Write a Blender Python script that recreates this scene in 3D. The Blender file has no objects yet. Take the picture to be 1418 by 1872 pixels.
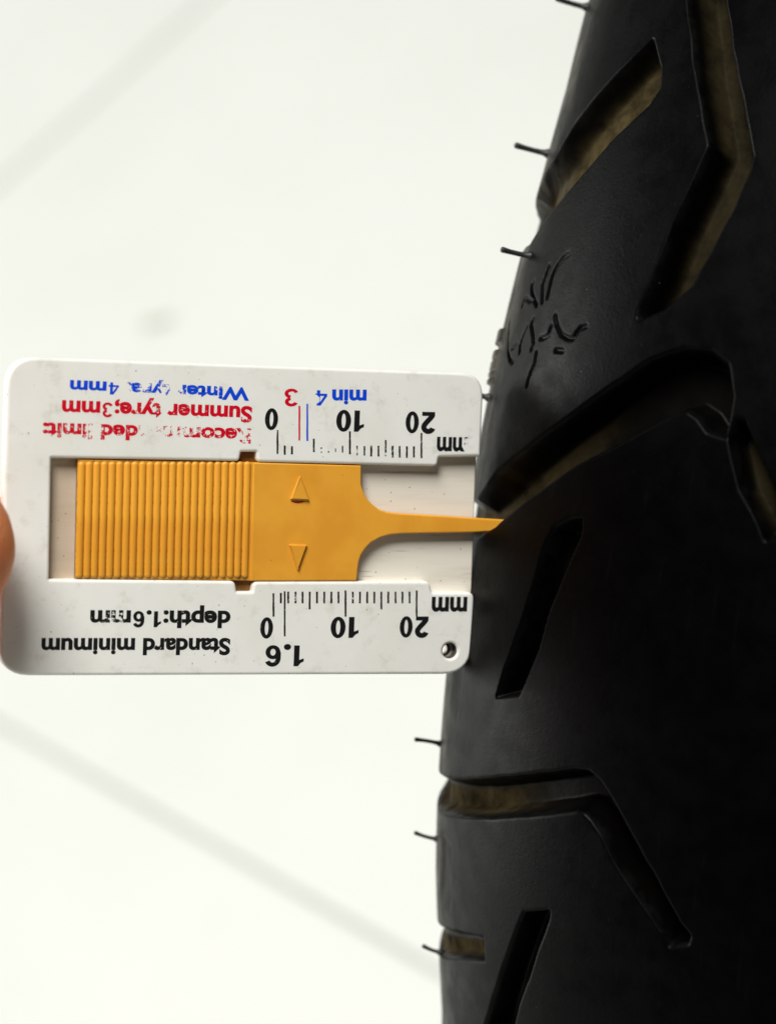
import bpy, bmesh, math, random
import numpy as np
from mathutils import Matrix, Vector

# ---------------------------------------------------------------- constants (millimetres)
CAM_LOC = [162.05, -372.91, 673.9]
CAM_AXES = [[0.8395, -0.1612, 0.5189], [0.4639, 0.7099, -0.5299], [-0.283, 0.6856, 0.6707]]
GAUGE_LOC = [-61.772, -170.863, 410.328]
GAUGE_ROT = [[0.6156, -0.0967, 0.7821], [0.6049, 0.6942, -0.3903], [-0.5052, 0.7133, 0.4858]]
THETA0 = 2.23944
WOBBLE = [[-110.0, 0.257], [-95.0, 0.137], [-80.0, -0.348], [-65.0, -0.407], [-50.0, -0.318], [-35.0, -0.208], [-20.0, -0.106], [-5.0, 0.013], [10.0, 0.168], [25.0, 0.331], [40.0, 0.366], [55.0, -0.011], [70.0, -1.294], [85.0, -1.57]]
GROOVES = {
    'g1': [(35.18, 57.44), (39.13, 48.31), (43.54, 42.78), (48.65, 35.53), (52.37, 30.36), (55.16, 27.1), (50.51, 24.07), (47.26, 23.08), (44.94, 24.27), (40.06, 30.07), (35.88, 34.5), (31.93, 39.4), (29.38, 43.69), (25.89, 48.85)],
    'g2': [(66.53, 24.17), (60.96, 21.99), (51.21, 17.83), (45.87, 15.12), (38.67, 11.57), (34.49, 12.34), (27.06, 14.16), (21.48, 14.91), (15.21, 16.17), (13.82, 16.27), (13.59, 15.75), (15.44, 12.23), (18.93, 8.9), (24.04, 7.29), (30.07, 5.52), (35.42, 4.54), (37.74, 4.54), (45.4, 8.22), (52.83, 12.01), (60.5, 15.12), (65.84, 17.21)],
    'g3': [(-15.68, 47.59), (-11.03, 41.24), (-6.62, 33.38), (-0.81, 24.46), (4.06, 17.93), (8.24, 12.44), (10.33, 7.64), (10.57, 3.53), (9.17, 0.8), (4.99, -0.92), (-0.58, -1.07), (-0.12, 1.67), (1.51, 3.53), (2.21, 5.27), (1.51, 7.29), (-3.6, 15.01), (-7.55, 21.99), (-12.42, 28.93), (-18.46, 38.3), (-21.48, 45.51)],
    'g3tail': [(1.97, -2.06), (1.97, -3.12), (-1.97, -6.09), (-5.69, -8.76), (-10.57, -11.88), (-12.89, -9.33), (-10.57, -7.85), (-6.85, -4.64), (-0.58, -1.65)],
    's1': [(-16.84, 23.97), (-19.62, 25.15), (-25.66, 26.22), (-31.93, 27.87), (-38.43, 30.26), (-42.85, 31.5), (-41.22, 26.61), (-38.9, 25.54), (-34.02, 23.77), (-27.75, 22.48), (-21.25, 20.28), (-16.84, 18.85), (-14.75, 19.06), (-15.21, 21.18)],
    'g4': [(-62.12, 54.63), (-59.57, 44.96), (-57.25, 37.47), (-53.53, 26.71), (-50.74, 18.85), (-49.12, 14.27), (-48.88, 12.01), (-49.58, 10.14), (-51.44, 8.22), (-55.39, 4.91), (-60.96, 0.31), (-66.77, -4.02), (-68.16, -5.49), (-69.32, -5.25), (-70.48, -2.6), (-68.62, -1.65), (-64.44, 2.49), (-60.73, 6.11), (-57.25, 8.79), (-55.39, 10.8), (-54.69, 12.12), (-54.69, 13.52), (-56.55, 18.24), (-58.64, 24.27), (-61.43, 32.35), (-63.98, 40.23), (-66.77, 49.03), (-67.93, 55.27)],
    's2': [(-72.57, 21.79), (-76.75, 23.58), (-80.7, 25.25), (-88.36, 28.54), (-93.94, 31.02), (-99.74, 33.47), (-96.03, 26.13), (-90.92, 24.27), (-87.2, 23.08), (-81.86, 20.78), (-76.29, 18.85), (-71.88, 17.21), (-70.71, 17.1)],
    'n': [(-88.13, 53.09), (-82.33, 38.58), (-80.0, 31.12), (-83.49, 31.02), (-87.2, 39.86), (-94.63, 54.72)],
}
STROKES = [[(22.64, 33.47), (22.18, 34.5), (21.02, 35.53), (20.09, 36.08), (18.93, 36.36), (17.3, 36.27), (16.14, 36.27)], [(21.02, 38.03), (19.62, 38.3), (18.23, 38.67), (16.84, 38.12), (15.44, 37.47)], [(18.69, 42.06), (18.46, 42.6)], [(18.0, 42.42), (16.84, 41.51), (15.68, 40.05), (14.98, 38.95)], [(15.68, 41.24), (16.37, 44.42), (15.21, 44.6)], [(14.51, 49.21), (13.12, 49.75), (11.5, 48.94), (9.64, 47.77), (7.78, 46.23), (6.62, 44.69), (6.15, 43.06)], [(8.94, 42.97), (8.48, 44.78)], [(11.73, 40.6), (10.33, 41.33), (8.94, 41.69), (7.78, 41.24)], [(12.89, 39.04), (12.42, 39.31), (11.96, 39.31), (10.33, 37.93), (9.17, 37.29), (8.24, 37.56)], [(11.73, 33.38), (10.57, 33.57), (10.1, 34.32), (9.87, 35.53)], [(13.35, 32.91), (12.19, 32.16), (10.57, 30.36), (10.1, 28.83), (10.1, 27.58), (11.03, 27.0), (11.73, 26.42), (11.96, 25.44)], [(8.24, 30.93), (8.24, 29.31)], [(7.78, 35.81), (6.15, 35.62), (4.99, 36.18), (3.83, 36.46), (2.67, 36.55)]]
BUMPS = [(12.19, 9.87), (8.71, 7.32), (7.08, 5.46), (5.23, 4.3), (4.06, 3.14)]
HAIRS = [
    ([-49.59, -75.58, 427.52], [-53.28, -77.45, 430.38]),
    ([-48.77, -96.81, 416.62], [-52.7, -98.85, 419.54]),
    ([-42.54, -116.5, 414.54], [-45.75, -118.38, 417.04]),
    ([-47.51, -130.07, 397.82], [-50.66, -131.73, 400.43]),
    ([-49.23, -165.77, 358.91], [-52.12, -167.6, 361.19]),
    ([-48.51, -175.21, 347.63], [-50.96, -176.5, 349.99]),
    ([-46.41, -186.18, 334.01], [-48.25, -187.09, 336.21]),
]
FRAME = [(-34.63, 21.73, 4.2), (34.59, 21.66, 3.6), (34.56, 9.69, 0.4), (28.19, 9.49, 0.3), (28.04, 8.16, 1.1), (1.01, 8.2, 0.7), (0.96, 9.62, 0.15), (-1.27, 9.56, 0.15), (-1.46, 8.26, 0.7), (-28.18, 8.12, 0.1), (-27.95, -8.47, 0.1), (-1.47, -8.5, 0.9), (-1.18, -9.97, 0.15), (1.06, -9.96, 0.15), (1.16, -8.57, 0.9), (27.57, -8.29, 1.1), (27.98, -9.89, 0.3), (34.48, -9.85, 1.1), (34.45, -21.69, 4.4), (-34.42, -21.71, 4.2)]
PLATE = [(-33.79, 21.05, 4), (33.22, 20.98, 1), (34.48, 20.23, 1), (34.55, 9.21, 0), (34.7, -9.55, 0), (34.74, -17.73, 1), (33.8, -21.31, 3), (-33.59, -21.21, 4)]
HOLE = (31.07, -18.32)
SLIDER = [(-24.32, 7.97), (0.51, 8.14), (16.51, 8.03), (16.64, 5.48), (16.83, 4.78), (17.19, 4.01), (17.71, 3.25), (18.46, 2.56), (19.5, 1.88), (20.73, 1.51), (22.58, 1.34), (24.95, 1.27), (30.1, 1.07), (34.32, 0.86), (41.13, 0.57), (41.2, -1.01), (35.8, -1.09), (33.71, -1.23), (28.53, -1.38), (23.11, -1.54), (21.22, -1.72), (19.75, -2.17), (18.46, -2.88), (17.63, -3.75), (17.05, -4.61), (16.76, -5.55), (16.64, -6.64), (16.54, -8.35), (0.9, -8.48), (-24.12, -8.38)]
RIBS = [[(-23.85, 7.73), (-23.72, -8.28)], [(-22.79, 7.75), (-22.65, -8.27)], [(-21.73, 7.78), (-21.59, -8.26)], [(-20.66, 7.8), (-20.52, -8.26)], [(-19.59, 7.82), (-19.45, -8.25)], [(-18.5, 7.85), (-18.35, -8.24)], [(-17.43, 7.87), (-17.27, -8.23)], [(-16.35, 7.9), (-16.2, -8.22)], [(-15.28, 7.92), (-15.12, -8.21)], [(-14.2, 7.94), (-14.04, -8.2)], [(-13.12, 7.97), (-12.95, -8.19)], [(-12.04, 7.99), (-11.87, -8.18)], [(-10.98, 8.01), (-10.81, -8.17)], [(-9.89, 8.04), (-9.72, -8.17)], [(-8.83, 8.06), (-8.66, -8.16)], [(-7.77, 8.09), (-7.59, -8.15)], [(-6.7, 8.11), (-6.52, -8.14)], [(-5.61, 8.13), (-5.43, -8.13)], [(-4.51, 8.16), (-4.33, -8.12)], [(-3.44, 8.18), (-3.25, -8.11)], [(-2.34, 8.21), (-2.15, -8.1)], [(-1.3, 8.23), (-1.1, -8.09)], [(-0.22, 8.25), (-0.02, -8.08)]]
BLOCKX = [(0.51, 8.14), (0.9, -8.48)]
ARROWS = [[(7.41, 6.54), (6.1, 3.06), (8.93, 2.95)], [(6.1, -3.25), (8.85, -3.3), (7.6, -7.02)]]
REDMARK = (7.29, 2.72)
PRINT = [
    ('Winter tyre: 4mm', 'blue', (-0.41, 18.46), (-25.94, 18.72), 1.67),
    ('Summer tyre;3mm', 'red', (0.08, 15.85), (-26.96, 15.93), 2.06),
    ('Recommended limit:', 'red', (0.04, 12.76), (-29.51, 12.81), 1.90),
    ('3', 'red', (6.67, 18.64), (4.69, 18.58), 2.52),
    ('4', 'blue', (10.99, 18.51), (9.21, 18.49), 2.15),
    ('min', 'blue', (16.85, 18.69), (11.72, 18.57), 2.01),
    ('0', 'black', (3.92, 15.73), (2.0, 15.75), 2.98),
    ('10', 'black', (16.64, 15.82), (12.48, 15.82), 3.01),
    ('20', 'black', (27.37, 15.93), (22.86, 15.88), 3.04),
    ('mm', 'black', (32.47, 12.31), (27.74, 12.27), 2.66),
    ('0', 'black', (4.29, -13.6), (2.4, -13.6), 2.93),
    ('10', 'black', (17.01, -13.47), (12.81, -13.49), 2.97),
    ('20', 'black', (27.62, -13.36), (23.2, -13.37), 2.99),
    ('1.6', 'black', (9.0, -17.53), (3.31, -17.53), 2.95),
    ('mm', 'black', (33.39, -10.65), (27.93, -10.68), 2.76),
    ('depth:1.6mm', 'black', (-1.99, -12.78), (-22.06, -12.79), 2.22),
    ('Standard minimum', 'black', (-1.89, -16.61), (-28.75, -16.64), 2.16),
]
TICKS = [
    ('black', (3.88, 12.73), (4.0, 9.41), 0.28),
    ('black', (5.02, 10.61), (5.07, 9.31), 0.28),
    ('black', (6.08, 10.55), (6.13, 9.39), 0.28),
    ('black', (9.26, 11.67), (9.34, 9.8), 0.28),
    ('black', (13.56, 10.81), (13.6, 9.82), 0.22),
    ('black', (14.58, 12.85), (14.71, 9.61), 0.28),
    ('black', (15.74, 10.84), (15.8, 9.48), 0.22),
    ('black', (16.82, 10.81), (16.88, 9.42), 0.26),
    ('black', (17.85, 10.91), (17.91, 9.37), 0.3),
    ('black', (18.93, 10.91), (18.99, 9.39), 0.28),
    ('black', (19.98, 11.75), (20.08, 9.47), 0.24),
    ('black', (21.05, 10.94), (21.12, 9.28), 0.3),
    ('black', (22.11, 10.94), (22.18, 9.31), 0.28),
    ('black', (23.21, 10.94), (23.27, 9.28), 0.28),
    ('black', (24.27, 10.96), (24.34, 9.36), 0.28),
    ('black', (25.34, 12.89), (25.49, 9.3), 0.28),
    ('black', (12.53, 10.39), (12.55, 9.87), 0.15),
    ('red', (6.96, 16.23), (7.14, 11.37), 0.26),
    ('blue', (8.11, 16.54), (8.32, 11.33), 0.26),
    ('black', (4.16, -10.18), (4.29, -13.47), 0.28),
    ('black', (5.26, -10.12), (5.32, -11.59), 0.28),
    ('black', (6.33, -9.93), (6.39, -11.58), 0.28),
    ('black', (7.41, -9.93), (7.47, -11.57), 0.28),
    ('black', (8.45, -9.92), (8.52, -11.57), 0.28),
    ('black', (9.5, -9.91), (9.6, -12.42), 0.28),
    ('black', (10.59, -9.91), (10.65, -11.56), 0.28),
    ('black', (11.67, -9.9), (11.74, -11.55), 0.28),
    ('black', (12.73, -9.89), (12.79, -11.55), 0.28),
    ('black', (13.78, -9.88), (13.85, -11.54), 0.28),
    ('black', (14.83, -9.7), (14.98, -13.43), 0.28),
    ('black', (15.93, -9.87), (16.0, -11.53), 0.28),
    ('black', (17.0, -9.86), (17.06, -11.52), 0.28),
    ('black', (18.09, -9.85), (18.16, -11.52), 0.28),
    ('black', (19.16, -9.85), (19.23, -11.51), 0.28),
    ('black', (20.23, -9.84), (20.33, -12.37), 0.28),
    ('black', (21.27, -9.83), (21.34, -11.5), 0.28),
    ('black', (22.37, -9.83), (22.44, -11.49), 0.28),
    ('black', (23.41, -9.82), (23.48, -11.49), 0.28),
    ('black', (24.49, -9.81), (24.56, -11.48), 0.28),
    ('black', (25.56, -9.63), (25.72, -13.39), 0.28),
    ('black', (5.81, -9.88), (6.05, -16.26), 0.26),
]
THUMB_TIP = (-34.78, -3.48)

MM = 0.001
SC = bpy.context.scene
COL = SC.collection

# ---------------------------------------------------------------- camera, light, exposure
cam_d = bpy.data.cameras.new('camera')
cam = bpy.data.objects.new('camera', cam_d)
COL.objects.link(cam)
m = Matrix([CAM_AXES[i] + [CAM_LOC[i] * MM] for i in range(3)] + [[0, 0, 0, 1]])
cam.matrix_world = m
cam_d.sensor_fit = 'HORIZONTAL'
cam_d.sensor_width = 36.0
cam_d.lens = 36.0 * 400.0 / (1418 / 13.1)
cam_d.clip_start = 0.02
cam_d.clip_end = 60
cam_d.dof.use_dof = True
cam_d.dof.focus_distance = 0.402
cam_d.dof.aperture_fstop = 20.0
SC.camera = cam

world = bpy.data.worlds.new('World')
SC.world = world
world.use_nodes = True
bg = world.node_tree.nodes['Background']
bg.inputs['Color'].default_value = (0.95, 1.0, 0.97, 1)
bg.inputs['Strength'].default_value = 0.045

def area_lamp(name, d_cam, dist, size, power, color):
    """A soft lamp; its direction is seen from the gauge, in metres."""
    A = Matrix(CAM_AXES)
    d = (A @ Vector(d_cam)).normalized()
    g = Vector(GAUGE_LOC) * MM
    L = bpy.data.lights.new(name, 'AREA')
    L.shape = 'RECTANGLE'
    L.size, L.size_y = size
    L.energy = power
    L.color = color
    o = bpy.data.objects.new(name, L)
    COL.objects.link(o)
    o.location = g + d * dist
    o.rotation_euler = (-d).to_track_quat('-Z', 'Y').to_euler()
    return o

area_lamp('window_light', (-0.20, 0.70, 0.68), 2.4, (1.2, 1.0), 86.0, (1.0, 0.985, 0.95))
area_lamp('side_fill_light', (-0.91, 0.08, -0.29), 2.6, (1.6, 1.0), 66.0, (1.0, 0.99, 0.96))  # added lamp, no window there; gives the tyre's left shoulder its sheen

SC.view_settings.view_transform = 'Standard'
SC.view_settings.look = 'None'
SC.view_settings.exposure = 0.0
SC.view_settings.gamma = 1.0
SC.view_settings.use_curve_mapping = False

# ---------------------------------------------------------------- helpers
def tag(o, label=None, cat=None, group=None, kind=None):
    if label: o['label'] = label
    if cat: o['category'] = cat
    if group: o['group'] = group
    if kind: o['kind'] = kind
    return o

def link(name, me, mat=None, parent=None, smooth=False):
    o = bpy.data.objects.new(name, me)
    COL.objects.link(o)
    if mat is not None and not me.materials:
        me.materials.append(mat)
    if parent is not None:
        o.parent = parent
    if smooth:
        me.polygons.foreach_set('use_smooth', [True] * len(me.polygons))
    return o

def empty(name, M4):
    o = bpy.data.objects.new(name, None)
    o.empty_display_size = 0.02
    COL.objects.link(o)
    o.matrix_world = M4
    return o

def round_poly(pts, seg=7):
    """Rounded corners: pts are (x, y, radius)."""
    out = []
    n = len(pts)
    for i in range(n):
        p = Vector(pts[i][:2]); a = Vector(pts[i - 1][:2]); b = Vector(pts[(i + 1) % n][:2])
        r = pts[i][2] if len(pts[i]) > 2 else 0
        if r <= 0.001:
            out.append((p.x, p.y)); continue
        u = (a - p).normalized(); v = (b - p).normalized()
        c = max(-0.999, min(0.999, u.dot(v)))
        half = math.acos(c) / 2
        t = min(r / math.tan(half), 0.49 * (a - p).length, 0.49 * (b - p).length)
        for k in range(seg + 1):
            s = k / seg
            p0 = p + u * t; p1 = p + v * t
            q = p0 * (1 - s) ** 2 + p * 2 * s * (1 - s) + p1 * s * s
            # pull the parabola towards a circular arc
            out.append((q.x, q.y))
    return out

def mesh_from_curve(cu):
    tmp = bpy.data.objects.new('tmp', cu)
    COL.objects.link(tmp)
    dg = bpy.context.evaluated_depsgraph_get()
    me = bpy.data.meshes.new_from_object(tmp.evaluated_get(dg))
    bpy.data.objects.remove(tmp)
    bpy.data.curves.remove(cu)
    return me

def slab(name, loops, z0, z1, bevel, res=3):
    """Flat plate with rounded edges from 2D outlines (mm); later loops are holes."""
    cu = bpy.data.curves.new(name, 'CURVE')
    cu.dimensions = '2D'
    cu.fill_mode = 'BOTH'
    for lp in loops:
        sp = cu.splines.new('POLY')
        sp.points.add(len(lp) - 1)
        for p, q in zip(sp.points, lp):
            p.co = (q[0], q[1], 0, 1)
        sp.use_cyclic_u = True
    cu.offset = -bevel
    cu.bevel_depth = bevel
    cu.bevel_resolution = res
    cu.extrude = max(0.0, (z1 - z0) / 2 - bevel)
    me = mesh_from_curve(cu)
    me.transform(Matrix.Diagonal((MM, MM, MM, 1)) @ Matrix.Translation((0, 0, (z0 + z1) / 2)))
    return me

def flat_shade_by_angle(me, ang=35):
    me.polygons.foreach_set('use_smooth', [True] * len(me.polygons))
    me.set_sharp_from_angle(angle=math.radians(ang))

def join_meshes(a, b):
    bm = bmesh.new()
    bm.from_mesh(a); bm.from_mesh(b)
    bm.to_mesh(a); bm.free()
    bpy.data.meshes.remove(b)
    return a

# ---------------------------------------------------------------- materials
class NT:
    def __init__(self, name):
        self.m = bpy.data.materials.new(name)
        self.m.use_nodes = True
        self.t = self.m.node_tree
        self.b = self.t.nodes['Principled BSDF']
        self.out = self.t.nodes['Material Output']
        tc = self.t.nodes.new('ShaderNodeTexCoord')
        mp = self.t.nodes.new('ShaderNodeMapping')
        mp.inputs['Scale'].default_value = (1000, 1000, 1000)
        self.t.links.new(tc.outputs['Object'], mp.inputs['Vector'])
        self.co = mp.outputs['Vector']            # object space in millimetres
    def n(self, typ, **kw):
        nd = self.t.nodes.new(typ)
        for k, v in kw.items():
            setattr(nd, k, v)
        return nd
    def l(self, a, b):
        self.t.links.new(a, b)
    def val(self, sock, v):
        if isinstance(v, (int, float, tuple, list)):
            sock.default_value = v
        else:
            self.l(v, sock)
    def noise(self, scale, detail=3, rough=0.55, stretch=None, co=None, dist=0.0):
        nd = self.n('ShaderNodeTexNoise')
        nd.inputs['Scale'].default_value = scale
        nd.inputs['Detail'].default_value = detail
        nd.inputs['Roughness'].default_value = rough
        nd.inputs['Distortion'].default_value = dist
        c = co or self.co
        if stretch:
            mp = self.n('ShaderNodeMapping'); mp.inputs['Scale'].default_value = stretch
            self.l(c, mp.inputs['Vector']); c = mp.outputs['Vector']
        self.l(c, nd.inputs['Vector'])
        return nd.outputs['Fac']
    def ramp(self, f, a, b, v0=0.0, v1=1.0):
        nd = self.n('ShaderNodeMapRange'); nd.clamp = True
        nd.interpolation_type = 'SMOOTHSTEP'
        self.l(f, nd.inputs['Value'])
        nd.inputs['From Min'].default_value = a; nd.inputs['From Max'].default_value = b
        nd.inputs['To Min'].default_value = v0; nd.inputs['To Max'].default_value = v1
        return nd.outputs['Result']
    def math(self, op, a, b=0.0):
        nd = self.n('ShaderNodeMath', operation=op)
        self.val(nd.inputs[0], a); self.val(nd.inputs[1], b)
        return nd.outputs[0]
    def mix(self, f, a, b):
        nd = self.n('ShaderNodeMix', data_type='RGBA')
        self.val(nd.inputs['Factor'], f)
        self.val(nd.inputs['A'], a); self.val(nd.inputs['B'], b)
        return nd.outputs['Result']
    def bump(self, h, strength, dist):
        nd = self.n('ShaderNodeBump')
        nd.inputs['Strength'].default_value = strength
        nd.inputs['Distance'].default_value = dist * MM
        self.l(h, nd.inputs['Height'])
        self.l(nd.outputs['Normal'], self.b.inputs['Normal'])
    def specks(self, scale, size, keep, co=None):
        """Sparse dots: small voronoi cells thinned by a coarse noise."""
        v = self.n('ShaderNodeTexVoronoi'); v.inputs['Scale'].default_value = scale
        self.l(co or self.co, v.inputs['Vector'])
        d = self.ramp(v.outputs['Distance'], size, size * 0.5)
        sep = self.n('ShaderNodeSeparateColor'); self.l(v.outputs['Color'], sep.inputs['Color'])
        k = self.ramp(sep.outputs['Red'], 1 - keep, 1 - keep + 0.02)
        return self.math('MULTIPLY', d, k)

def c4(r, g, b):
    return (r, g, b, 1.0)

def white_plastic():
    t = NT('white_plastic')
    base = t.mix(t.ramp(t.noise(0.06, 4), 0.40, 0.68), c4(0.88, 0.875, 0.825), c4(0.835, 0.825, 0.76))
    base = t.mix(t.math('MULTIPLY', t.ramp(t.noise(0.30, 6, 0.7), 0.52, 0.74), 0.36), base, c4(0.50, 0.45, 0.36))
    base = t.mix(t.math('MULTIPLY', t.ramp(t.noise(0.5, 3, 0.6, co=None, dist=0.4), 0.66, 0.76), 0.22), base, c4(0.42, 0.50, 0.60))
    sc = t.ramp(t.noise(0.9, 3, 0.6, (1.0, 0.10, 1)), 0.70, 0.78)
    base = t.mix(t.math('MULTIPLY', sc, 0.35), base, c4(0.30, 0.25, 0.18))
    base = t.mix(t.math('MULTIPLY', t.math('MULTIPLY', t.specks(0.55, 0.10, 0.30), t.ramp(t.noise(2.5, 2), 0.40, 0.6)), 0.8), base, c4(0.16, 0.12, 0.08))
    base = t.mix(t.math('MULTIPLY', t.math('MULTIPLY', t.specks(1.3, 0.16, 0.14), t.ramp(t.noise(3.1, 2), 0.42, 0.6)), 0.6), base, c4(0.20, 0.16, 0.11))
    t.l(base, t.b.inputs['Base Color'])
    t.b.inputs['Roughness'].default_value = 0.33
    t.b.inputs['Subsurface Weight'].default_value = 0.12
    t.b.inputs['Subsurface Radius'].default_value = (1.0, 0.9, 0.75)
    t.b.inputs['Subsurface Scale'].default_value = 0.0012
    t.bump(t.noise(0.9, 4, 0.6), 0.10, 0.15)
    return t.m

def channel_plastic():
    t = NT('channel_plastic')
    f = t.ramp(t.noise(0.35, 5, 0.65, (0.08, 1.0, 1.0)), 0.42, 0.70)
    base = t.mix(t.math('MULTIPLY', f, 0.55), c4(0.82, 0.77, 0.67), c4(0.62, 0.53, 0.41))
    sc = t.ramp(t.noise(1.6, 2, 0.5, (0.06, 1.0, 1.0)), 0.66, 0.74)
    base = t.mix(t.math('MULTIPLY', sc, 0.45), base, c4(0.22, 0.17, 0.11))
    # the floor turns darker and browner at the closed end of the channel
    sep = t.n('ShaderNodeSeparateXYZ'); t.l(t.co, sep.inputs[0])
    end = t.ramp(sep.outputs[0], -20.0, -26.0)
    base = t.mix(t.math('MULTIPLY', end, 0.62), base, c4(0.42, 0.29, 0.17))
    base = t.mix(t.math('MULTIPLY', t.specks(1.1, 0.14, 0.22), 0.8), base, c4(0.10, 0.07, 0.04))
    t.l(base, t.b.inputs['Base Color'])
    t.b.inputs['Roughness'].default_value = 0.5
    t.bump(t.noise(1.2, 3, 0.6, (0.1, 1, 1)), 0.12, 0.12)
    return t.m

def yellow_plastic():
    t = NT('yellow_plastic')
    base = t.mix(t.ramp(t.noise(0.12, 3), 0.38, 0.66), c4(0.84, 0.39, 0.036), c4(0.78, 0.335, 0.028))
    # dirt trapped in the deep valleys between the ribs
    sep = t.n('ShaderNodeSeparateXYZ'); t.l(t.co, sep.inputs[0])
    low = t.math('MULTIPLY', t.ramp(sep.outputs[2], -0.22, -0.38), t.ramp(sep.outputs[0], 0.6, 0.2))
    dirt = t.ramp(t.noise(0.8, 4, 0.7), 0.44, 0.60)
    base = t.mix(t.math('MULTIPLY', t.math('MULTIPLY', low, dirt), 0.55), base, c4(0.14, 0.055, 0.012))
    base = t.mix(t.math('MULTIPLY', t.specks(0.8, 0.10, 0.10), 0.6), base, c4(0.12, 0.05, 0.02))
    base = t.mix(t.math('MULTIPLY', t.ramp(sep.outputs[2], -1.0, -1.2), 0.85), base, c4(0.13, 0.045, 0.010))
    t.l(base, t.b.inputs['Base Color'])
    t.b.inputs['Roughness'].default_value = 0.40
    t.b.inputs['Subsurface Weight'].default_value = 0.15
    t.b.inputs['Subsurface Radius'].default_value = (1.0, 0.45, 0.1)
    t.b.inputs['Subsurface Scale'].default_value = 0.0012
    t.bump(t.noise(0.5, 4, 0.6), 0.08, 0.2)
    return t.m

def ink(name, col, wear, blobs=()):
    """Printed ink that is rubbed through where the wear field is high."""
    t = NT(name)
    w = t.math('ADD', t.math('MULTIPLY', t.noise(1.5, 4, 0.7), 0.75), t.math('MULTIPLY', t.noise(4.5, 2, 0.6), 0.25))
    tot = w
    for (x, y, r, k) in blobs:
        vm = t.n('ShaderNodeVectorMath', operation='DISTANCE')
        sp = t.n('ShaderNodeMapping'); sp.inputs['Scale'].default_value = (1, 1, 0)
        t.l(t.co, sp.inputs['Vector']); t.l(sp.outputs['Vector'], vm.inputs[0])
        vm.inputs[1].default_value = (x, y, 0)
        g = t.ramp(vm.outputs['Value'], r, 0.25 * r)
        tot = t.math('ADD', tot, t.math('MULTIPLY', g, k))
    alpha = t.ramp(tot, wear + 0.03, wear - 0.03)
    t.b.inputs['Base Color'].default_value = col
    t.b.inputs['Roughness'].default_value = 0.6
    t.b.inputs['Specular IOR Level'].default_value = 0.15
    t.l(alpha, t.b.inputs['Alpha'])
    return t.m

def rubber():
    t = NT('tyre_rubber')
    at = t.n('ShaderNodeAttribute'); at.attribute_name = 'dirt'
    dust = t.ramp(t.noise(0.10, 5, 0.65), 0.42, 0.72)
    base = t.mix(t.math('MULTIPLY', dust, 0.35), c4(0.0003, 0.0003, 0.0004), c4(0.0014, 0.0013, 0.0012))
    # soil packed on the groove floors
    soil = t.mix(t.ramp(t.noise(0.35, 5, 0.7), 0.25, 0.75), c4(0.060, 0.046, 0.021), c4(0.034, 0.026, 0.013))
    patch = t.ramp(t.noise(0.18, 5, 0.65), 0.30, 0.60, 0.35, 1.0)
    base = t.mix(t.math('MULTIPLY', at.outputs['Fac'], patch), base, soil)
    # pale dust on the outer shoulder
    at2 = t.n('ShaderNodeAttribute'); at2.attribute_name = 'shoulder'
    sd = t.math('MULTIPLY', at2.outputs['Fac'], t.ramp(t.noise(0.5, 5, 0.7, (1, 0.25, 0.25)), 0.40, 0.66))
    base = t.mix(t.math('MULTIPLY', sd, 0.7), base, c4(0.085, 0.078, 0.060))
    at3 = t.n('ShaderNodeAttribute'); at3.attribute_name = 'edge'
    lip_glint = t.math('MULTIPLY', at3.outputs['Fac'], t.ramp(t.noise(0.3, 4, 0.6), 0.35, 0.6))
    base = t.mix(t.math('MULTIPLY', lip_glint, 0.15), base, c4(0.022, 0.021, 0.019))  # groove lips lightened: an edge highlight put into the colour
    base = t.mix(t.math('MULTIPLY', t.specks(0.42, 0.045, 0.10), 0.5), base, c4(0.20, 0.19, 0.17))
    at4 = t.n('ShaderNodeAttribute'); at4.attribute_name = 'groove'
    scr = t.ramp(t.noise(1.1, 3, 0.6, (1.0, 0.07, 0.07)), 0.62, 0.74)
    base = t.mix(t.math('MULTIPLY', t.math('MULTIPLY', scr, t.math('SUBTRACT', 1.0, at4.outputs['Fac'])), 0.07), base, c4(0.018, 0.0175, 0.016))
    pits = t.specks(0.7, 0.14, 0.25)
    base = t.mix(t.math('MULTIPLY', pits, 0.8), base, c4(0.002, 0.002, 0.002))
    t.l(base, t.b.inputs['Base Color'])
    ro = t.ramp(t.noise(0.25, 4, 0.6), 0.3, 0.7, 0.38, 0.50)
    t.l(t.math('ADD', ro, t.math('MULTIPLY', at.outputs['Fac'], 0.45)), t.b.inputs['Roughness'])
    t.l(t.math('MULTIPLY', t.math('SUBTRACT', 1.0, at.outputs['Fac']), 0.055), t.b.inputs['Specular IOR Level'])
    h = t.math('ADD', t.noise(1.6, 4, 0.65), t.math('MULTIPLY', t.noise(0.35, 3, 0.6, (1, 0.3, 0.3)), 0.8))
    h = t.math('SUBTRACT', h, t.math('MULTIPLY', pits, 0.8))
    t.bump(h, 0.16, 0.25)
    return t.m

def plain(name, col, rough, spec=0.5):
    t = NT(name)
    f = t.ramp(t.noise(0.8, 3), 0.35, 0.7)
    t.l(t.mix(f, c4(*col), c4(*[x * 0.8 for x in col])), t.b.inputs['Base Color'])
    t.b.inputs['Roughness'].default_value = rough
    t.b.inputs['Specular IOR Level'].default_value = spec
    return t.m

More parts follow.
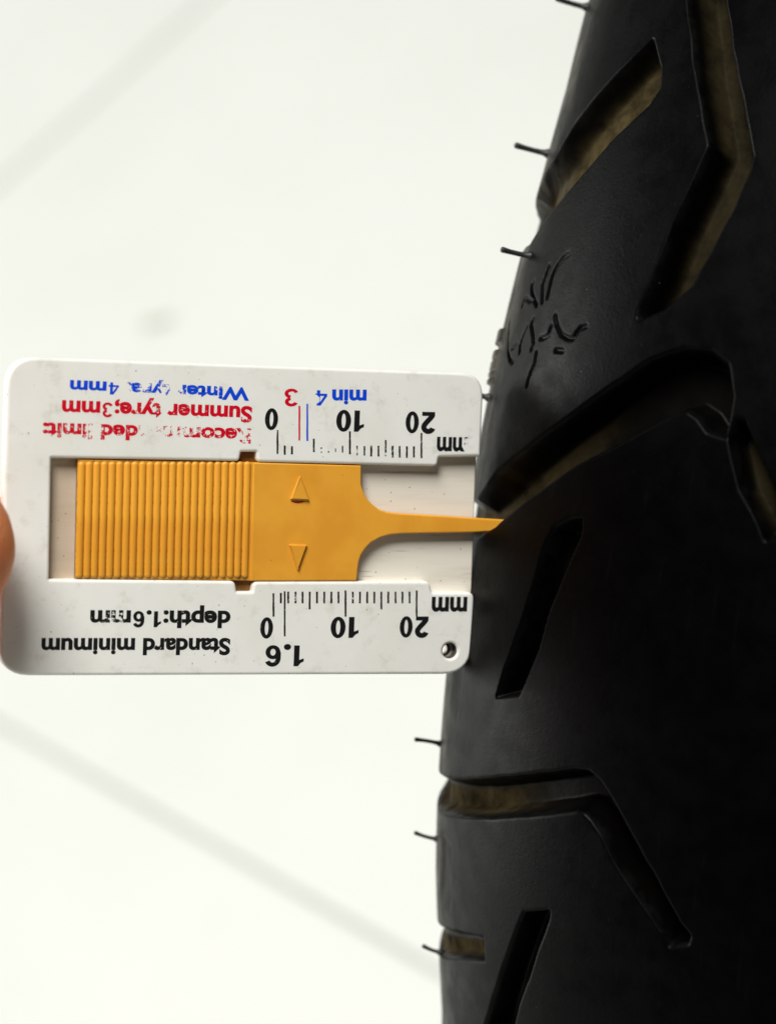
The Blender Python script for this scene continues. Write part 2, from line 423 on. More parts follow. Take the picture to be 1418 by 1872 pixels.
def skin_mat():
    t = NT('skin')
    f = t.ramp(t.noise(0.12, 4, 0.6), 0.35, 0.7)
    t.l(t.mix(f, c4(0.74, 0.25, 0.095), c4(0.64, 0.17, 0.06)), t.b.inputs['Base Color'])
    t.b.inputs['Roughness'].default_value = 0.5
    t.b.inputs['Subsurface Weight'].default_value = 0.25
    t.b.inputs['Subsurface Radius'].default_value = (1.0, 0.3, 0.15)
    t.b.inputs['Subsurface Scale'].default_value = 0.0025
    t.bump(t.math('ADD', t.noise(1.4, 4, 0.6), t.noise(0.5, 4, 0.65, (1.6, 0.35, 0.6))), 0.5, 0.4)
    return t.m

def tile_mat():
    t = NT('glazed_white_tile')
    base = t.mix(t.ramp(t.noise(0.006, 4, 0.6), 0.38, 0.66), c4(0.735, 0.752, 0.712), c4(0.705, 0.725, 0.685))
    base = t.mix(t.math('MULTIPLY', t.ramp(t.noise(0.03, 4, 0.6), 0.60, 0.78), 0.25), base, c4(0.62, 0.625, 0.565))
    t.l(base, t.b.inputs['Base Color'])
    t.b.inputs['Roughness'].default_value = 0.55
    t.b.inputs['Specular IOR Level'].default_value = 0.25
    t.bump(t.noise(0.15, 3), 0.05, 0.3)
    return t.m

WHITE = white_plastic(); CHANNEL = channel_plastic(); YELLOW = yellow_plastic()
RUBBER = rubber(); HAIR = plain('hair_rubber', (0.014, 0.014, 0.015), 0.5)
SKIN = skin_mat(); TILE = tile_mat()
GROUT = plain('grout', (0.53, 0.54, 0.50), 0.9, 0.1)
NAIL = plain('finger_nail', (0.60, 0.36, 0.28), 0.3)
STAIN = plain('dried_mud', (0.58, 0.58, 0.51), 0.9, 0.1)
BLACKC, REDC, BLUEC = c4(0.008, 0.008, 0.009), c4(0.62, 0.0, 0.016), c4(0.0, 0.060, 0.66)

# ---------------------------------------------------------------- the floor
def box_mesh(name, x0, x1, y0, y1, z0, z1, bevel=0.0):
    bm = bmesh.new()
    r = bmesh.ops.create_cube(bm, size=1)
    for v in bm.verts:
        v.co = Vector((x0 + (v.co.x + .5) * (x1 - x0), y0 + (v.co.y + .5) * (y1 - y0), z0 + (v.co.z + .5) * (z1 - z0)))
    if bevel:
        bmesh.ops.bevel(bm, geom=list(bm.edges), offset=bevel, segments=2, affect='EDGES', profile=0.6)
    me = bpy.data.meshes.new(name)
    bm.to_mesh(me); bm.free()
    return me

TU, TV = Vector((0.9757, -0.2192, 0)), Vector((0.2192, 0.9757, 0))
TS, GW, U0, V0 = 0.600, 0.0026, -0.6794, -0.0628
floor_me = box_mesh('floor', -12, 12, -12, 12, -0.10, -0.0010)
floor = tag(link('floor', floor_me, GROUT), kind='structure')
tile_me = box_mesh('floor_tile', 0, TS - GW, 0, TS - GW, -0.008, 0.0, 0.0012)
tile_me.materials.append(TILE)
for i in range(-4, 6):
    for j in range(-4, 6):
        o = link('floor_tile', tile_me, None, floor)
        p = TU * (U0 + i * TS + GW / 2) + TV * (V0 + j * TS + GW / 2)
        o.location = p
        o.rotation_euler = (0, 0, math.atan2(TU.y, TU.x))
rnd = random.Random(4)
sp = slab('mud_stain', [[(6.5 * math.cos(a) * (1 + 0.18 * math.sin(3 * a + 1)), 4.5 * math.sin(a) * (1 + 0.2 * math.cos(2 * a))) for a in [2 * math.pi * k / 24 for k in range(24)]]], 0.0, 0.25, 0.1, 1)
stain = link('mud_stain', sp, STAIN, floor)
stain.location = (-0.506, 0.230, 0.0001)
stain.rotation_euler = (0, 0, 0.6)

# ---------------------------------------------------------------- the tyre
R0, TA, TB, TE = 232.0, 56.0, 52.0, 2.25
def profile(t):
    c, s = np.cos(t), np.sin(t)
    return (-TA * np.sign(s) * np.abs(s) ** (2 / TE), R0 - TB + TB * np.sign(c) * np.abs(c) ** (2 / TE))
tt = np.linspace(0, 2.35, 6001)
pl, pr = profile(tt)
arc = np.concatenate([[0], np.cumsum(np.hypot(np.diff(pl), np.diff(pr)))])
VMAX = arc[-1]

def seg_dist(px, py, ax, ay, bx, by):
    dx, dy = bx - ax, by - ay
    L = dx * dx + dy * dy + 1e-12
    k = np.clip(((px - ax) * dx + (py - ay) * dy) / L, 0, 1)
    return np.hypot(px - ax - k * dx, py - ay - k * dy)

def poly_inside(px, py, poly):
    """Signed distance, positive inside."""
    d = np.full(px.shape, 1e9); ins = np.zeros(px.shape, bool)
    n = len(poly)
    for i in range(n):
        ax, ay = poly[i]; bx, by = poly[(i + 1) % n]
        d = np.minimum(d, seg_dist(px, py, ax, ay, bx, by))
        cr = ((ay > py) != (by > py))
        if ay != by:
            ins ^= cr & (px < (bx - ax) * (py - ay) / (by - ay) + ax)
    return np.where(ins, d, -d)

def sstep(x):
    x = np.clip(x, 0, 1)
    return x * x * (3 - 2 * x)

def make_tread():
    S = np.concatenate([np.arange(-106, 76, 0.25), np.linspace(76, 2 * math.pi * R0 - 106, 340)[:-1]])
    V = np.concatenate([np.linspace(-VMAX, -16, 46)[:-1], np.arange(-16, 63, 0.25), np.linspace(63, VMAX, 22)])
    nS, nV = len(S), len(V)
    t = np.sign(V) * np.interp(np.abs(V), arc, tt)
    l, r = profile(t)
    dl, dr = np.gradient(l, V), np.gradient(r, V)
    nl, nr = -dr, dl
    f = np.where(nl * l + nr * (r - (R0 - TB)) < 0, -1, 1)
    ln = np.hypot(nl, nr); nl, nr = f * nl / ln, f * nr / ln
    # repeat of the pattern outside the photographed stretch
    polys = []
    PITCH = 2 * math.pi * R0 / 10
    base = {k: list(map(tuple, v)) for k, v in GROOVES.items()}
    for k in ('g1', 'g3', 'g4', 'n'):
        a, b = base[k][0], base[k][-1]
        base[k] = base[k] + [(b[0] - 0.6, 69.0), (a[0] - 0.6, 69.0)]
    spec = {'g1': (4.0, 1.1), 'g2': (5.2, 2.0), 'g3': (5.0, 1.7), 'g3tail': (4.4, 1.0), 's1': (4.2, 0.9),
            'g4': (5.0, 1.5), 's2': (4.2, 0.9), 'n': (2.6, 1.0)}
    SOIL = {'g1': 1.0, 'g2': 0.42, 'g3': 0.8, 'g3tail': 0.4, 's1': 0.12, 'g4': 1.0, 's2': 0.08, 'n': 1.0}
    for k, v in base.items():
        polys.append((v,) + spec[k] + (SOIL[k] * (-1 if k in ('g3', 'g4') else 1),))
    for q in range(2, 9):
        for k in ('g3', 's1', 'g1'):
            polys.append(([(x + q * PITCH - 20, y) for x, y in base[k]],) + spec[k] + (0.6,))
    for q in range(0, 10):
        for k in ('g3', 's1'):
            polys.append(([(x + q * PITCH + 12, -y - 12) for x, y in base[k]],) + spec[k] + (0.5,))
    SS, VV = np.meshgrid(S, V, indexing='ij')
    depth = np.zeros(SS.shape); dirt = np.zeros(SS.shape); edge = np.zeros(SS.shape)
    per = 2 * math.pi * R0
    rng = np.random.default_rng(3)
    # slow wander of the moulded edges
    wob = 0.035 * np.sin(SS * 0.9 + 1.3 * np.sin(VV * 0.55)) + 0.02 * np.sin(VV * 1.7 + SS * 0.4)
    for poly, D0, wall, soil in polys:
        xs = [p[0] for p in poly]; ys = [p[1] for p in poly]
        for sh in (0, per, -per):
            x0, x1 = min(xs) + sh - 3, max(xs) + sh + 3
            i0, i1 = np.searchsorted(S, x0), np.searchsorted(S, x1)
            j0, j1 = np.searchsorted(V, min(ys) - 3), np.searchsorted(V, max(ys) + 3)
            if i1 - i0 < 2 or j1 - j0 < 2:
                continue
            sx, sy = SS[i0:i1, j0:j1], VV[i0:i1, j0:j1]
            d = poly_inside(sx - sh, sy, poly) + wob[i0:i1, j0:j1]
            d2 = np.minimum(d, poly_inside(sx - sh + (0.1 if D0 == 4.0 else 0.9), sy + (0.1 if D0 == 4.0 else 0.7), poly))  # soil shifted off the upper left wall to paint in that wall's shadow
            edge[i0:i1, j0:j1] = np.maximum(edge[i0:i1, j0:j1], np.exp(-((d - 0.05) / 0.22) ** 2))  # band for the highlight painted along the groove lips
            k = sstep((d + 0.38) / (wall + 0.30))
            taper = 1 - (0.25 if D0 == 4.0 else 0.62) * sstep((sy - 40) / 15)
            depth[i0:i1, j0:j1] = np.maximum(depth[i0:i1, j0:j1], k * D0 * taper)
            dirt[i0:i1, j0:j1] = np.maximum(dirt[i0:i1, j0:j1], abs(soil) * (0.03 + 0.97 * sstep((sy - 16) / 20) if soil < 0 else 1.0) * sstep((d2 - 0.05) / 0.9))
    # wear bar step across the groove that runs over the crown
    # thin moulded strokes of the maker's mark
    for st in STROKES:
        xs = [p[0] for p in st]; ys = [p[1] for p in st]
        i0, i1 = np.searchsorted(S, min(xs) - 2), np.searchsorted(S, max(xs) + 2)
        j0, j1 = np.searchsorted(V, min(ys) - 2), np.searchsorted(V, max(ys) + 2)
        sx, sy = SS[i0:i1, j0:j1], VV[i0:i1, j0:j1]
        d = np.full(sx.shape, 1e9)
        for a, b in zip(st[:-1], st[1:]):
            d = np.minimum(d, seg_dist(sx, sy, a[0], a[1], b[0], b[1]))
        depth[i0:i1, j0:j1] += 0.40 * sstep((0.46 - d) / 0.36)
    # raised moulded bars on the shoulder
    for a, b in BUMPS:
        lo, hi = min(a, b), max(a, b)
        k = sstep((SS - lo + 0.2) / 0.25) * sstep((hi + 0.1 - SS) / 0.25) * sstep((VV - 52.6) / 0.3) * sstep((60 - VV) / 0.5)
        depth -= 0.62 * k
    # rubbed flats on the shoulder edge
    for (s0, s1, v0, v1, dp) in ((-50.5, -38, 43.0, 48.5, 0.45), (-82, -69, 42.0, 49.5, 0.5)):
        k = sstep((SS - s0) / 4) * sstep((s1 - SS) / 2) * sstep((VV - v0) / 1.2) * sstep((v1 - VV) / 2.5)
        depth += dp * k
    wl = np.array(WOBBLE)
    dlat = np.where((SS > -111) & (SS < 86), np.interp(SS, wl[:, 0], wl[:, 1]), 0)
    fade = sstep((SS + 135) / 25) * sstep((115 - SS) / 30)
    dlat = np.interp(SS, wl[:, 0], wl[:, 1]) * np.where(SS < 300, fade, 0)
    ang = THETA0 - SS / R0
    rr = r[None, :] - depth * nr[None, :]
    ll = l[None, :] - depth * nl[None, :] + dlat
    co = np.stack([ll, rr * np.cos(ang), rr * np.sin(ang) + R0], -1) * MM
    idx = np.arange(nS * nV).reshape(nS, nV)
    nxt = np.roll(idx, -1, axis=0)
    q = np.stack([idx[:, :-1], nxt[:, :-1], nxt[:, 1:], idx[:, 1:]], -1).reshape(-1, 4)
    me = bpy.data.meshes.new('tread')
    me.vertices.add(nS * nV)
    me.vertices.foreach_set('co', co.reshape(-1).astype(np.float32))
    me.loops.add(q.size)
    me.loops.foreach_set('vertex_index', q.reshape(-1).astype(np.int32))
    me.polygons.add(len(q))
    me.polygons.foreach_set('loop_start', (np.arange(len(q)) * 4).astype(np.int32))
    me.update(calc_edges=True)
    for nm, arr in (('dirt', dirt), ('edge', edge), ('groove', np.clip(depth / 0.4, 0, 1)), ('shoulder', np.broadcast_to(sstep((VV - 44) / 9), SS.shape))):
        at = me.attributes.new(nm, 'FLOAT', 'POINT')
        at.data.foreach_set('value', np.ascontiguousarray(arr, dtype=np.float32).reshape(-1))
    me.polygons.foreach_set('use_smooth', np.ones(len(q), bool))
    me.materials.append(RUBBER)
    me.validate()
    return me

tyre = empty('motorcycle_tyre', Matrix.Identity(4))
tag(tyre, 'black rubber motorcycle tyre with deep angled grooves and thin rubber hairs', 'tyre')
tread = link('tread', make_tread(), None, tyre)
tread['label'] = 'black tread with soil in its angled grooves'

def tube(name, pts, rad, n=10):
    """Closed tapered tube through pts (metres)."""
    bm = bmesh.new()
    rings = []
    for i, p in enumerate(pts):
        p = Vector(p)
        d = (Vector(pts[min(i + 1, len(pts) - 1)]) - Vector(pts[max(i - 1, 0)])).normalized()
        u = d.orthogonal().normalized(); v = d.cross(u)
        if rings and i:
            u = (pu - d * pu.dot(d)).normalized(); v = d.cross(u)
        pu = u
        rings.append([bm.verts.new(p + (u * math.cos(a) + v * math.sin(a)) * rad[i])
                      for a in [2 * math.pi * k / n for k in range(n)]])
    for a, b in zip(rings[:-1], rings[1:]):
        for k in range(n):
            bm.faces.new((a[k], a[(k + 1) % n], b[(k + 1) % n], b[k]))
    bm.faces.new(list(reversed(rings[0]))); bm.faces.new(rings[-1])
    bmesh.ops.recalc_face_normals(bm, faces=list(bm.faces))
    me = bpy.data.meshes.new(name)
    bm.to_mesh(me); bm.free()
    return me

for i, (b, tip) in enumerate(HAIRS):
    b, tip = Vector(b) * MM, Vector(tip) * MM
    d = tip - b; L = d.length
    up = Vector((0, 0.3, 1)).normalized()
    bend = (0.03, 0.02, 0.02, 0.02, -0.03, 0.05, 0.06)[i] * L
    pts, rad = [], []
    rr = (0.42, 0.43, 0.40, 0.40, 0.32, 0.30, 0.30)[i]
    for s, k in ((-0.25, 2.0), (0.0, 1.75), (0.07, 1.45), (0.14, 1.05), (0.3, 0.95), (0.5, 0.92), (0.7, 0.95), (0.86, 1.06), (0.94, 1.12), (0.985, 0.9), (1.0, 0.45)):
        pts.append(b + d * s - up * (bend * 4 * s * (1 - s) if s > 0 else 0))
        rad.append(rr * k * MM)
    link('rubber_hair', tube('rubber_hair', pts, rad), HAIR, tyre, True)

# ---------------------------------------------------------------- the tread depth gauge
GM = Matrix([GAUGE_ROT[i] + [GAUGE_LOC[i] * MM] for i in range(3)] + [[0, 0, 0, 1]])
gauge = empty('tread_depth_gauge', GM)
tag(gauge, 'white plastic tread depth gauge with yellow ribbed slider pushed into the tyre groove', 'depth gauge')

hole = [(HOLE[0] + 1.12 * math.cos(a), HOLE[1] + 1.12 * math.sin(a)) for a in [2 * math.pi * k / 32 for k in range(32)]]
me = slab('front_frame', [round_poly(FRAME), hole], -2.6, 0.0, 0.45, 5)
flat_shade_by_angle(me, 40)
link('front_frame', me, WHITE, gauge)
hole2 = [(HOLE[0] - 0.38 + 0.62 * math.cos(a), HOLE[1] + 0.10 + 0.78 * math.sin(a)) for a in [2 * math.pi * k / 32 for k in range(32)]]
bm = bmesh.new()
ra, rb = [], []
for k in range(32):
    a = 2 * math.pi * k / 32
    for lst, z in ((ra, -0.30), (rb, -1.76)):
        lst.append(bm.verts.new(((HOLE[0] + 1.09 * math.cos(a)) * MM, (HOLE[1] + 1.09 * math.sin(a)) * MM, z * MM)))
for k in range(32):
    bm.faces.new((ra[k], rb[k], rb[(k + 1) % 32], ra[(k + 1) % 32]))
inner = [bm.verts.new((x * MM, y * MM, -1.74 * MM)) for x, y in hole2]
for k in range(32):
    bm.faces.new((rb[k], inner[k], inner[(k + 1) % 32], rb[(k + 1) % 32]))
me = bpy.data.meshes.new('hole_dark_lining'); bm.to_mesh(me); bm.free()
link('hole_dark_lining', me, plain('hole_dark_lining', (0.075, 0.06, 0.045), 0.7), gauge, True)  # dark brown lining added to darken the hole's wall and ledge
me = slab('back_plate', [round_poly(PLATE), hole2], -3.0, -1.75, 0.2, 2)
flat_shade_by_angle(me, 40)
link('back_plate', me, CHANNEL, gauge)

# slider: thin ribbed grip, thicker block, probe, hidden flange under the rails
bx0, bx1 = BLOCKX[0][0], BLOCKX[1][0]
body_out = SLIDER
block_out = [BLOCKX[0]] + SLIDER[2:-2] + [BLOCKX[1]]
grip_out = [SLIDER[0], (bx0 + 1, SLIDER[1][1]), (bx1 + 1, SLIDER[-2][1]), SLIDER[-1]]
me = slab('slider', [block_out], -1.72, -0.12, 0.22, 3)
me = join_meshes(me, slab('g', [grip_out], -1.71, -0.42, 0.12, 2))
me = join_meshes(me, slab('f', [[(-20, 9.55), (12, 9.55), (12, -9.9), (-20, -9.9)]], -1.70, -1.25, 0.05, 1))
flat_shade_by_angle(me, 40)
slider = link('slider', me, YELLOW, gauge)
slider['label'] = 'amber yellow sliding plate with ribbed grip and long thin probe'

def rib_mesh():
    """Half round bar with rounded ends, unit length scaled per rib."""
    n, m_ = 8, 5
    L, rad, h = 16.02, 0.525, 0.42
    bm = bmesh.new()
    rings = []
    ys = []
    for k in range(m_):
        a = math.pi / 2 * k / m_
        ys.append((-L / 2 + rad * 0.9 * (1 - math.sin(a)) if False else -L / 2 + rad * 0.9 * (1 - math.cos(a)), math.sin(a)))
    ys += [(-L / 2 + rad * 0.9, 1.0), (L / 2 - rad * 0.9, 1.0)]
    ys += [(-y, k) for y, k in reversed(ys[:m_])]
    for y, k in ys:
        k = max(k, 0.02)
        rings.append([bm.verts.new((rad * k * math.cos(a) * MM, y * MM, (-0.46 + h * k * math.sin(a)) * MM))
                      for a in [math.pi * q / n for q in range(n + 1)]])
    for a, b in zip(rings[:-1], rings[1:]):
        for q in range(n):
            bm.faces.new((a[q], a[q + 1], b[q + 1], b[q]))
    bmesh.ops.recalc_face_normals(bm, faces=list(bm.faces))
    me = bpy.data.meshes.new('grip_rib')
    bm.to_mesh(me); bm.free()
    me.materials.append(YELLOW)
    me.polygons.foreach_set('use_smooth', [True] * len(me.polygons))
    return me
rib_me = rib_mesh()
for (a, b) in RIBS:
    a, b = Vector(a), Vector(b)
    o = link('grip_rib', rib_me, None, slider)
    c = (a + b) / 2
    o.location = (c.x * MM, c.y * MM, 0)
    d = a - b
    o.rotation_euler = (0, 0, math.atan2(-d.x, d.y))
    o.scale = (1, d.length / 16.02, 1)

for tri in ARROWS:
    me = slab('pointer_arrow', [round_poly([(x, y, 0.12) for x, y in tri], 3)], -0.3, 0.26, 0.18, 3)
    flat_shade_by_angle(me, 40)
    link('pointer_arrow', me, YELLOW, slider)
cx, cy = REDMARK
lune = [(cx - 1.05 + 2.1 * k / 10, cy + 0.10) for k in range(11)] + \
       [(cx + 1.05 - 2.1 * k / 10, cy + 0.08 - 0.26 * math.sin(math.pi * k / 10)) for k in range(11)]
REDINK = plain('dried_red_ink', (0.32, 0.006, 0.02), 0.5)
link('red_ink_trace', slab('red_ink_trace', [lune], -0.2, -0.085, 0.01, 1), REDINK, slider)

# printed lettering and scale
INKS = {}
def ink_for(i, s, c):
    col = {'black': BLACKC, 'red': REDC, 'blue': BLUEC}[c]
    wear, blobs = 0.66, ()
    if s.startswith('Winter'):
        wear = 0.64
        blobs = [(-12.3, 17.8, 2.6, 0.16), (-15.6, 18.3, 1.6, 0.20), (-18.2, 17.8, 1.7, 0.22), (-10.6, 17.2, 1.8, 0.16), (-4.5, 18.9, 1.6, 0.12), (-8.2, 17.0, 1.5, 0.10)]
    elif s.startswith('Summer'):
        wear = 0.64
        blobs = [(-13.5, 15.4, 2.2, 0.11), (-16.5, 14.9, 1.8, 0.09), (-1.0, 13.9, 1.0, 0.10), (-9.8, 15.0, 1.5, 0.07)]
    elif s.startswith('Recomm'):
        wear = 0.60
        blobs = [(-0.8, 11.9, 1.9, 0.17), (-11.0, 11.7, 4.2, 0.14), (-14.8, 12.0, 2.4, 0.20), (-7.3, 12.9, 1.8, 0.08), (-22.4, 12.0, 2.2, 0.15), (-26.5, 11.2, 2.6, 0.07), (-18.5, 11.0, 1.6, 0.08)]
    elif s == '4':
        blobs = [(9.3, 17.2, 0.9, 0.5)]
    elif s == '3':
        wear = 0.64; blobs = [(5.9, 17.9, 0.55, 0.25)]
    elif s == 'mm' and i < 11:
        blobs = [(32.35, 10.9, 0.75, 0.6), (32.3, 11.9, 0.6, 0.3)]
    elif s.startswith('depth'):
        wear = 0.64; blobs = [(-18.6, 14.0 - 28.2, 2.4, 0.14)]
    return ink('ink_%s' % c, col, wear, blobs)

def text_mesh(s, bold):
    cu = bpy.data.curves.new('lettering', 'FONT')
    cu.body = s
    cu.size = 1.0
    cu.offset = bold
    cu.resolution_u = 6
    cu.fill_mode = 'FRONT'
    return mesh_from_curve(cu)

def strip(path, w, cap0=0.0):
    """Outline of a stroked path (list of points), square ends."""
    n = len(path); Lf, Rt = [], []
    for i in range(n):
        a = Vector(path[max(i - 1, 0)]); b = Vector(path[min(i + 1, n - 1)])
        d = (b - a).normalized(); q = Vector((-d.y, d.x)) * w / 2
        p = Vector(path[i]); Lf.append(tuple(p + q)); Rt.append(tuple(p - q))
    return Lf + Rt[::-1]

def arc2(cx, cy, rx, ry, a0, a1, n=18):
    return [(cx + rx * math.cos(math.radians(a0 + (a1 - a0) * k / n)), cy + ry * math.sin(math.radians(a0 + (a1 - a0) * k / n))) for k in range(n + 1)]

def digit(ch):
    """Outlines of a bold grotesque digit, cap height 1: list of fills, each a list of loops."""
    w = 0.24
    if ch == '0':
        return [[arc2(.30, .5, .30, .515, 0, 345, 28), arc2(.30, .5, 0.085, .34, 0, 345, 28)]], 0.60
    if ch == '1':
        return [[[(.18, 0), (.18, .70), (.0, .62), (.0, .77), (.12, .84), (.23, 1.0), (.40, 1.0), (.40, 0)]]], 0.40
    if ch == '2':
        path = arc2(.29, .71, .205, .205, 165, -28, 20) + [(.37, .48), (.22, .31), (.135, .20), (.105, .11)]
        return [[strip(path, w)], [[(.0, 0), (.0, .19), (.585, .19), (.585, 0)]]], 0.60
    if ch == '3':
        p1 = arc2(.28, .735, .20, .18, 165, -80, 18)
        p2 = arc2(.28, .275, .215, .19, 80, -165, 18)
        return [[strip(p1, .165)], [strip(p2, .165)]], 0.58
    if ch == '4':
        return [[[(.36, 0), (.36, .22), (.0, .22), (.0, .38), (.33, 1.0), (.53, 1.0), (.53, .365), (.62, .365), (.62, .22), (.53, .22), (.53, 0)],
                 [(.36, .365), (.15, .365), (.36, .78)]]], 0.62
    if ch == '6':
        ring = [arc2(.305, .325, .295, .335, 0, 345, 28), arc2(.305, .325, .105, .165, 0, 345, 28)]
        tail = arc2(.315, .62, .225, .30, 28, 180, 20) + [(.088, .45), (.088, .33)]
        return [ring, [strip(tail, .195)]], 0.60
    return None, 0

def fill_mesh(loops):
    cu = bpy.data.curves.new('digit', 'CURVE')
    cu.dimensions = '2D'; cu.fill_mode = 'FRONT'
    for lp in loops:
        sp = cu.splines.new('POLY'); sp.points.add(len(lp) - 1)
        for p, q in zip(sp.points, lp):
            p.co = (q[0], q[1], 0, 1)
        sp.use_cyclic_u = True
    return mesh_from_curve(cu)

def lettering(s, bold):
    """Text with grotesque digits; x in cap heights of the built-in face."""
    parts, x, run = [], 0.0, ''
    def flush():
        nonlocal run, x
        body = run.strip()
        if body:
            if run.startswith(' '): x += 0.22
            me = text_mesh(body, bold)
            xs = [v.co.x for v in me.vertices]
            me.transform(Matrix.Translation((x - min(xs), 0, 0)))
            parts.append(me); x += max(xs) - min(xs) + 0.08
            if run.endswith(' '): x += 0.22
        run = ''
    for ch in s:
        fills, wd = digit(ch)
        if not fills:
            run += ch; continue
        flush()
        for k, lp in enumerate(fills):
            me = fill_mesh(lp)
            me.transform(Matrix.Translation((x, 0, 0.004 * k)) @ Matrix.Diagonal((CAP, CAP, 1, 1)))
            parts.append(me)
        x += wd * CAP + 0.085
    flush()
    out = parts[0]
    for q in parts[1:]:
        out = join_meshes(out, q)
    return out

capm = text_mesh('H', 0.0)
CAP = max(v.co.y for v in capm.vertices)
bpy.data.meshes.remove(capm)
for i, (s, c, p0, p1, cap) in enumerate(PRINT):
    num = s.replace('.', '').isdigit()
    me = lettering(s, 0.038)
    xs = [v.co.x for v in me.vertices]
    x0, x1 = min(xs), max(xs)
    p0, p1 = Vector(p0), Vector(p1)
    u = (p1 - p0); L = u.length; u.normalize()
    w = Vector((-u.y, u.x))            # up of the letters: the gauge is held upside down
    for v in me.vertices:
        k = (v.co.x - x0) / (x1 - x0) * L
        q = p0 + u * k + w * (v.co.y / CAP * cap)
        v.co = (q.x * MM, q.y * MM, (0.012 + 0.0004 * i + v.co.z) * MM)
    name = 'printed_number' if num else ('printed_unit' if s == 'mm' else 'printed_text')
    link(name, me, ink_for(i, s, c), gauge)

def marks(name, sel, mat):
    bm = bmesh.new()
    for (c, a, b, w) in sel:
        a, b = Vector(a), Vector(b)
        d = (b - a).normalized(); n = Vector((-d.y, d.x)) * w / 2
        steps = 6
        L_, R_ = [], []
        for k in range(steps + 1):
            p = a.lerp(b, k / steps)
            j = 1 + rnd.uniform(-0.14, 0.14)
            L_.append(bm.verts.new(((p + n * j).x * MM, (p + n * j).y * MM, 0.010 * MM)))
            j = 1 + rnd.uniform(-0.14, 0.14)
            R_.append(bm.verts.new(((p - n * j).x * MM, (p - n * j).y * MM, 0.010 * MM)))
        for k in range(steps):
            bm.faces.new((L_[k], R_[k], R_[k + 1], L_[k + 1]))
    bmesh.ops.recalc_face_normals(bm, faces=list(bm.faces))
    for f in bm.faces:
        if f.normal.z < 0: f.normal_flip()
    me = bpy.data.meshes.new(name)
    bm.to_mesh(me); bm.free()
    return link(name, me, mat, gauge)

top = [q for q in TICKS if q[0] == 'black' and q[1][1] > 0]
top += [('black', (10.42, 10.5), (10.44, 10.25), 0.2), ('black', (10.46, 9.9), (10.47, 9.7), 0.15), ('black', (11.5, 10.0), (11.52, 9.75), 0.2)]
low = [q for q in TICKS if q[0] == 'black' and q[1][1] < 0]
marks('scale_marks', top, ink('ink_scale', BLACKC, 0.60, [(15.8, 10.2, 0.8, 0.08), (20, 10.0, 0.9, 0.06), (9.3, 10.4, 1.0, 0.05)]))
marks('scale_marks', low, ink('ink_scale', BLACKC, 0.63, [(7.45, 10.8 - 21.5, 0.9, 0.13), (15.9, -10.8, 1.2, 0.10), (4.2, -10.6, 0.7, 0.10)]))
marks('limit_mark', [q for q in TICKS if q[0] == 'red'], ink('ink_red', REDC, 0.66))
marks('limit_mark', [q for q in TICKS if q[0] == 'blue'], ink('ink_blue', BLUEC, 0.66))

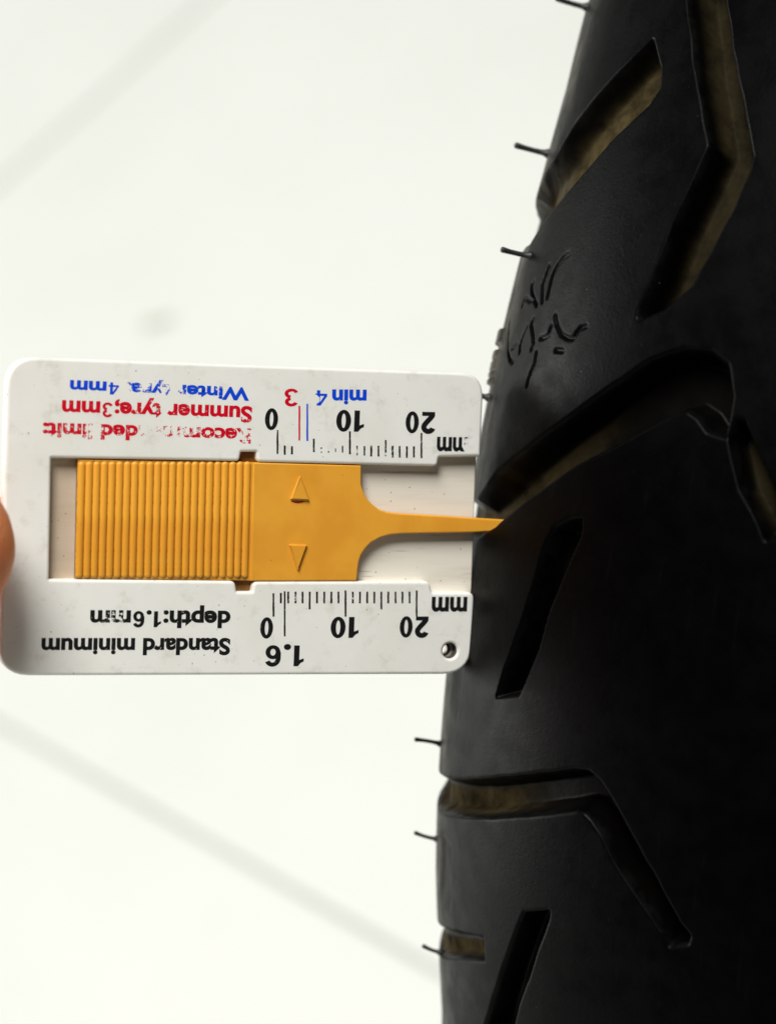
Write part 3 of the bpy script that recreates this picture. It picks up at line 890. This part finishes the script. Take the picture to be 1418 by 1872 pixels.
# ---------------------------------------------------------------- the hand that holds the gauge
def make_hand():
    tx, ty = THUMB_TIP
    bm = bmesh.new()
    def loft(pts):
        """pts: (x, y, z, ry, rz) rings joined along the chain; ends closed."""
        rings = []
        n = 18
        for i, p in enumerate(pts):
            c = Vector(p[:3])
            d = (Vector(pts[min(i + 1, len(pts) - 1)][:3]) - Vector(pts[max(i - 1, 0)][:3])).normalized()
            v = Vector((0, 1, 0)); v = (v - d * v.dot(d)).normalized(); w = d.cross(v)
            rings.append([bm.verts.new(c + v * p[3] * math.cos(a) + w * p[4] * math.sin(a)) for a in [2 * math.pi * k / n for k in range(n)]])
        for a, b in zip(rings[:-1], rings[1:]):
            for k in range(n):
                bm.faces.new((a[k], a[(k + 1) % n], b[(k + 1) % n], b[k]))
        bm.faces.new(rings[0]); bm.faces.new(list(reversed(rings[-1])))
    def finger(joints, tip_len, blunt=1.0):
        """joints from tip centre to root, (x, y, z, ry, rz)."""
        p0, p1 = Vector(joints[0][:3]), Vector(joints[1][:3])
        d = (p0 - p1).normalized()
        out = []
        for k in range(8):
            a = math.pi / 2 * (1 - k / 8.0)
            c = p0 + d * tip_len * math.sin(a)
            s = max(math.cos(a), 0.06)
            out.append((c.x, c.y, c.z, joints[0][3] * s, joints[0][4] * s))
        for a, b in zip(joints[:-1], joints[1:]):
            for k in range(6):
                s = k / 6
                out.append(tuple(x + (y - x) * s for x, y in zip(a, b)))
        out.append(joints[-1])
        loft(out)
    T = 7.8
    y = ty
    finger([(tx - T, y, 8.4, 9.6, 8.0), (tx - 24, y - 1.5, 10.5, 10.6, 9.4), (tx - 34, y - 3, 12, 10.0, 9.6), (tx - 60, y - 12, 8, 12.5, 12), (tx - 95, y - 24, -8, 19, 17), (tx - 128, y - 26, -20, 26, 20)], T)
    finger([(tx + 2, y - 2, -10.6, 7.6, 7.2), (tx - 20, y - 1, -13.5, 8.2, 7.8), (tx - 44, y + 4, -22, 9.2, 9), (tx - 84, y + 6, -30, 12, 11), (tx - 118, y - 8, -26, 18, 14)], 7)
    finger([(tx - 26, y - 12, -22, 7.8, 7.4), (tx - 20, y - 10, -40, 8.6, 8.2), (tx - 48, y - 6, -52, 9.2, 9), (tx - 88, y - 10, -40, 12, 11), (tx - 120, y - 18, -28, 18, 14)], 7)
    finger([(tx - 40, y - 28, -26, 7.4, 7), (tx - 28, y - 28, -42, 8.2, 7.8), (tx - 52, y - 26, -54, 8.8, 8.6), (tx - 90, y - 27, -42, 11.5, 11), (tx - 120, y - 28, -28, 17, 14)], 7)
    finger([(tx - 54, y - 42, -28, 6.4, 6), (tx - 42, y - 43, -40, 7, 6.8), (tx - 60, y - 43, -50, 7.6, 7.4), (tx - 92, y - 42, -40, 10.5, 10), (tx - 120, y - 36, -28, 16, 14)], 6)
    finger([(tx - 100, y - 18, -30, 30, 15), (tx - 135, y - 24, -26, 30, 19), (tx - 168, y - 28, -22, 24, 18), (tx - 215, y - 34, -22, 26, 22), (tx - 300, y - 44, -24, 36, 33)], 10)
    bmesh.ops.recalc_face_normals(bm, faces=list(bm.faces))
    me = bpy.data.meshes.new('hand_raw')
    bm.to_mesh(me); bm.free()
    me.transform(Matrix.Diagonal((MM, MM, MM, 1)))
    tmp = bpy.data.objects.new('tmp', me)
    COL.objects.link(tmp)
    md = tmp.modifiers.new('r', 'REMESH'); md.mode = 'VOXEL'; md.voxel_size = 0.0010; md.use_smooth_shade = True
    sm = tmp.modifiers.new('s', 'SMOOTH'); sm.factor = 0.5; sm.iterations = 6
    dg = bpy.context.evaluated_depsgraph_get()
    out = bpy.data.meshes.new_from_object(tmp.evaluated_get(dg))
    bpy.data.objects.remove(tmp)
    out.polygons.foreach_set('use_smooth', [True] * len(out.polygons))
    out.materials.clear(); out.materials.append(SKIN)
    return out

hand = empty('hand', GM)
tag(hand, 'bare hand whose thumb presses the left end of the white gauge', 'hand')
palm = link('skin', make_hand(), None, hand)
nail_me = slab('thumb_nail', [round_poly([(0, -5.6, 3), (12, -5.4, 4), (12, 5.4, 4), (0, 5.6, 3)])], -0.35, 0.35, 0.25, 2)
for v in nail_me.vertices:                                   # curve the nail over the thumb
    v.co.z -= (v.co.y / MM) ** 2 * 0.040 * MM
flat_shade_by_angle(nail_me, 50)
nail = link('thumb_nail', nail_me, NAIL, hand)
nail.location = ((THUMB_TIP[0] - 18) * MM, (THUMB_TIP[1] - 0.6) * MM, 18.4 * MM)
nail.rotation_euler = (0, math.radians(7), 0)
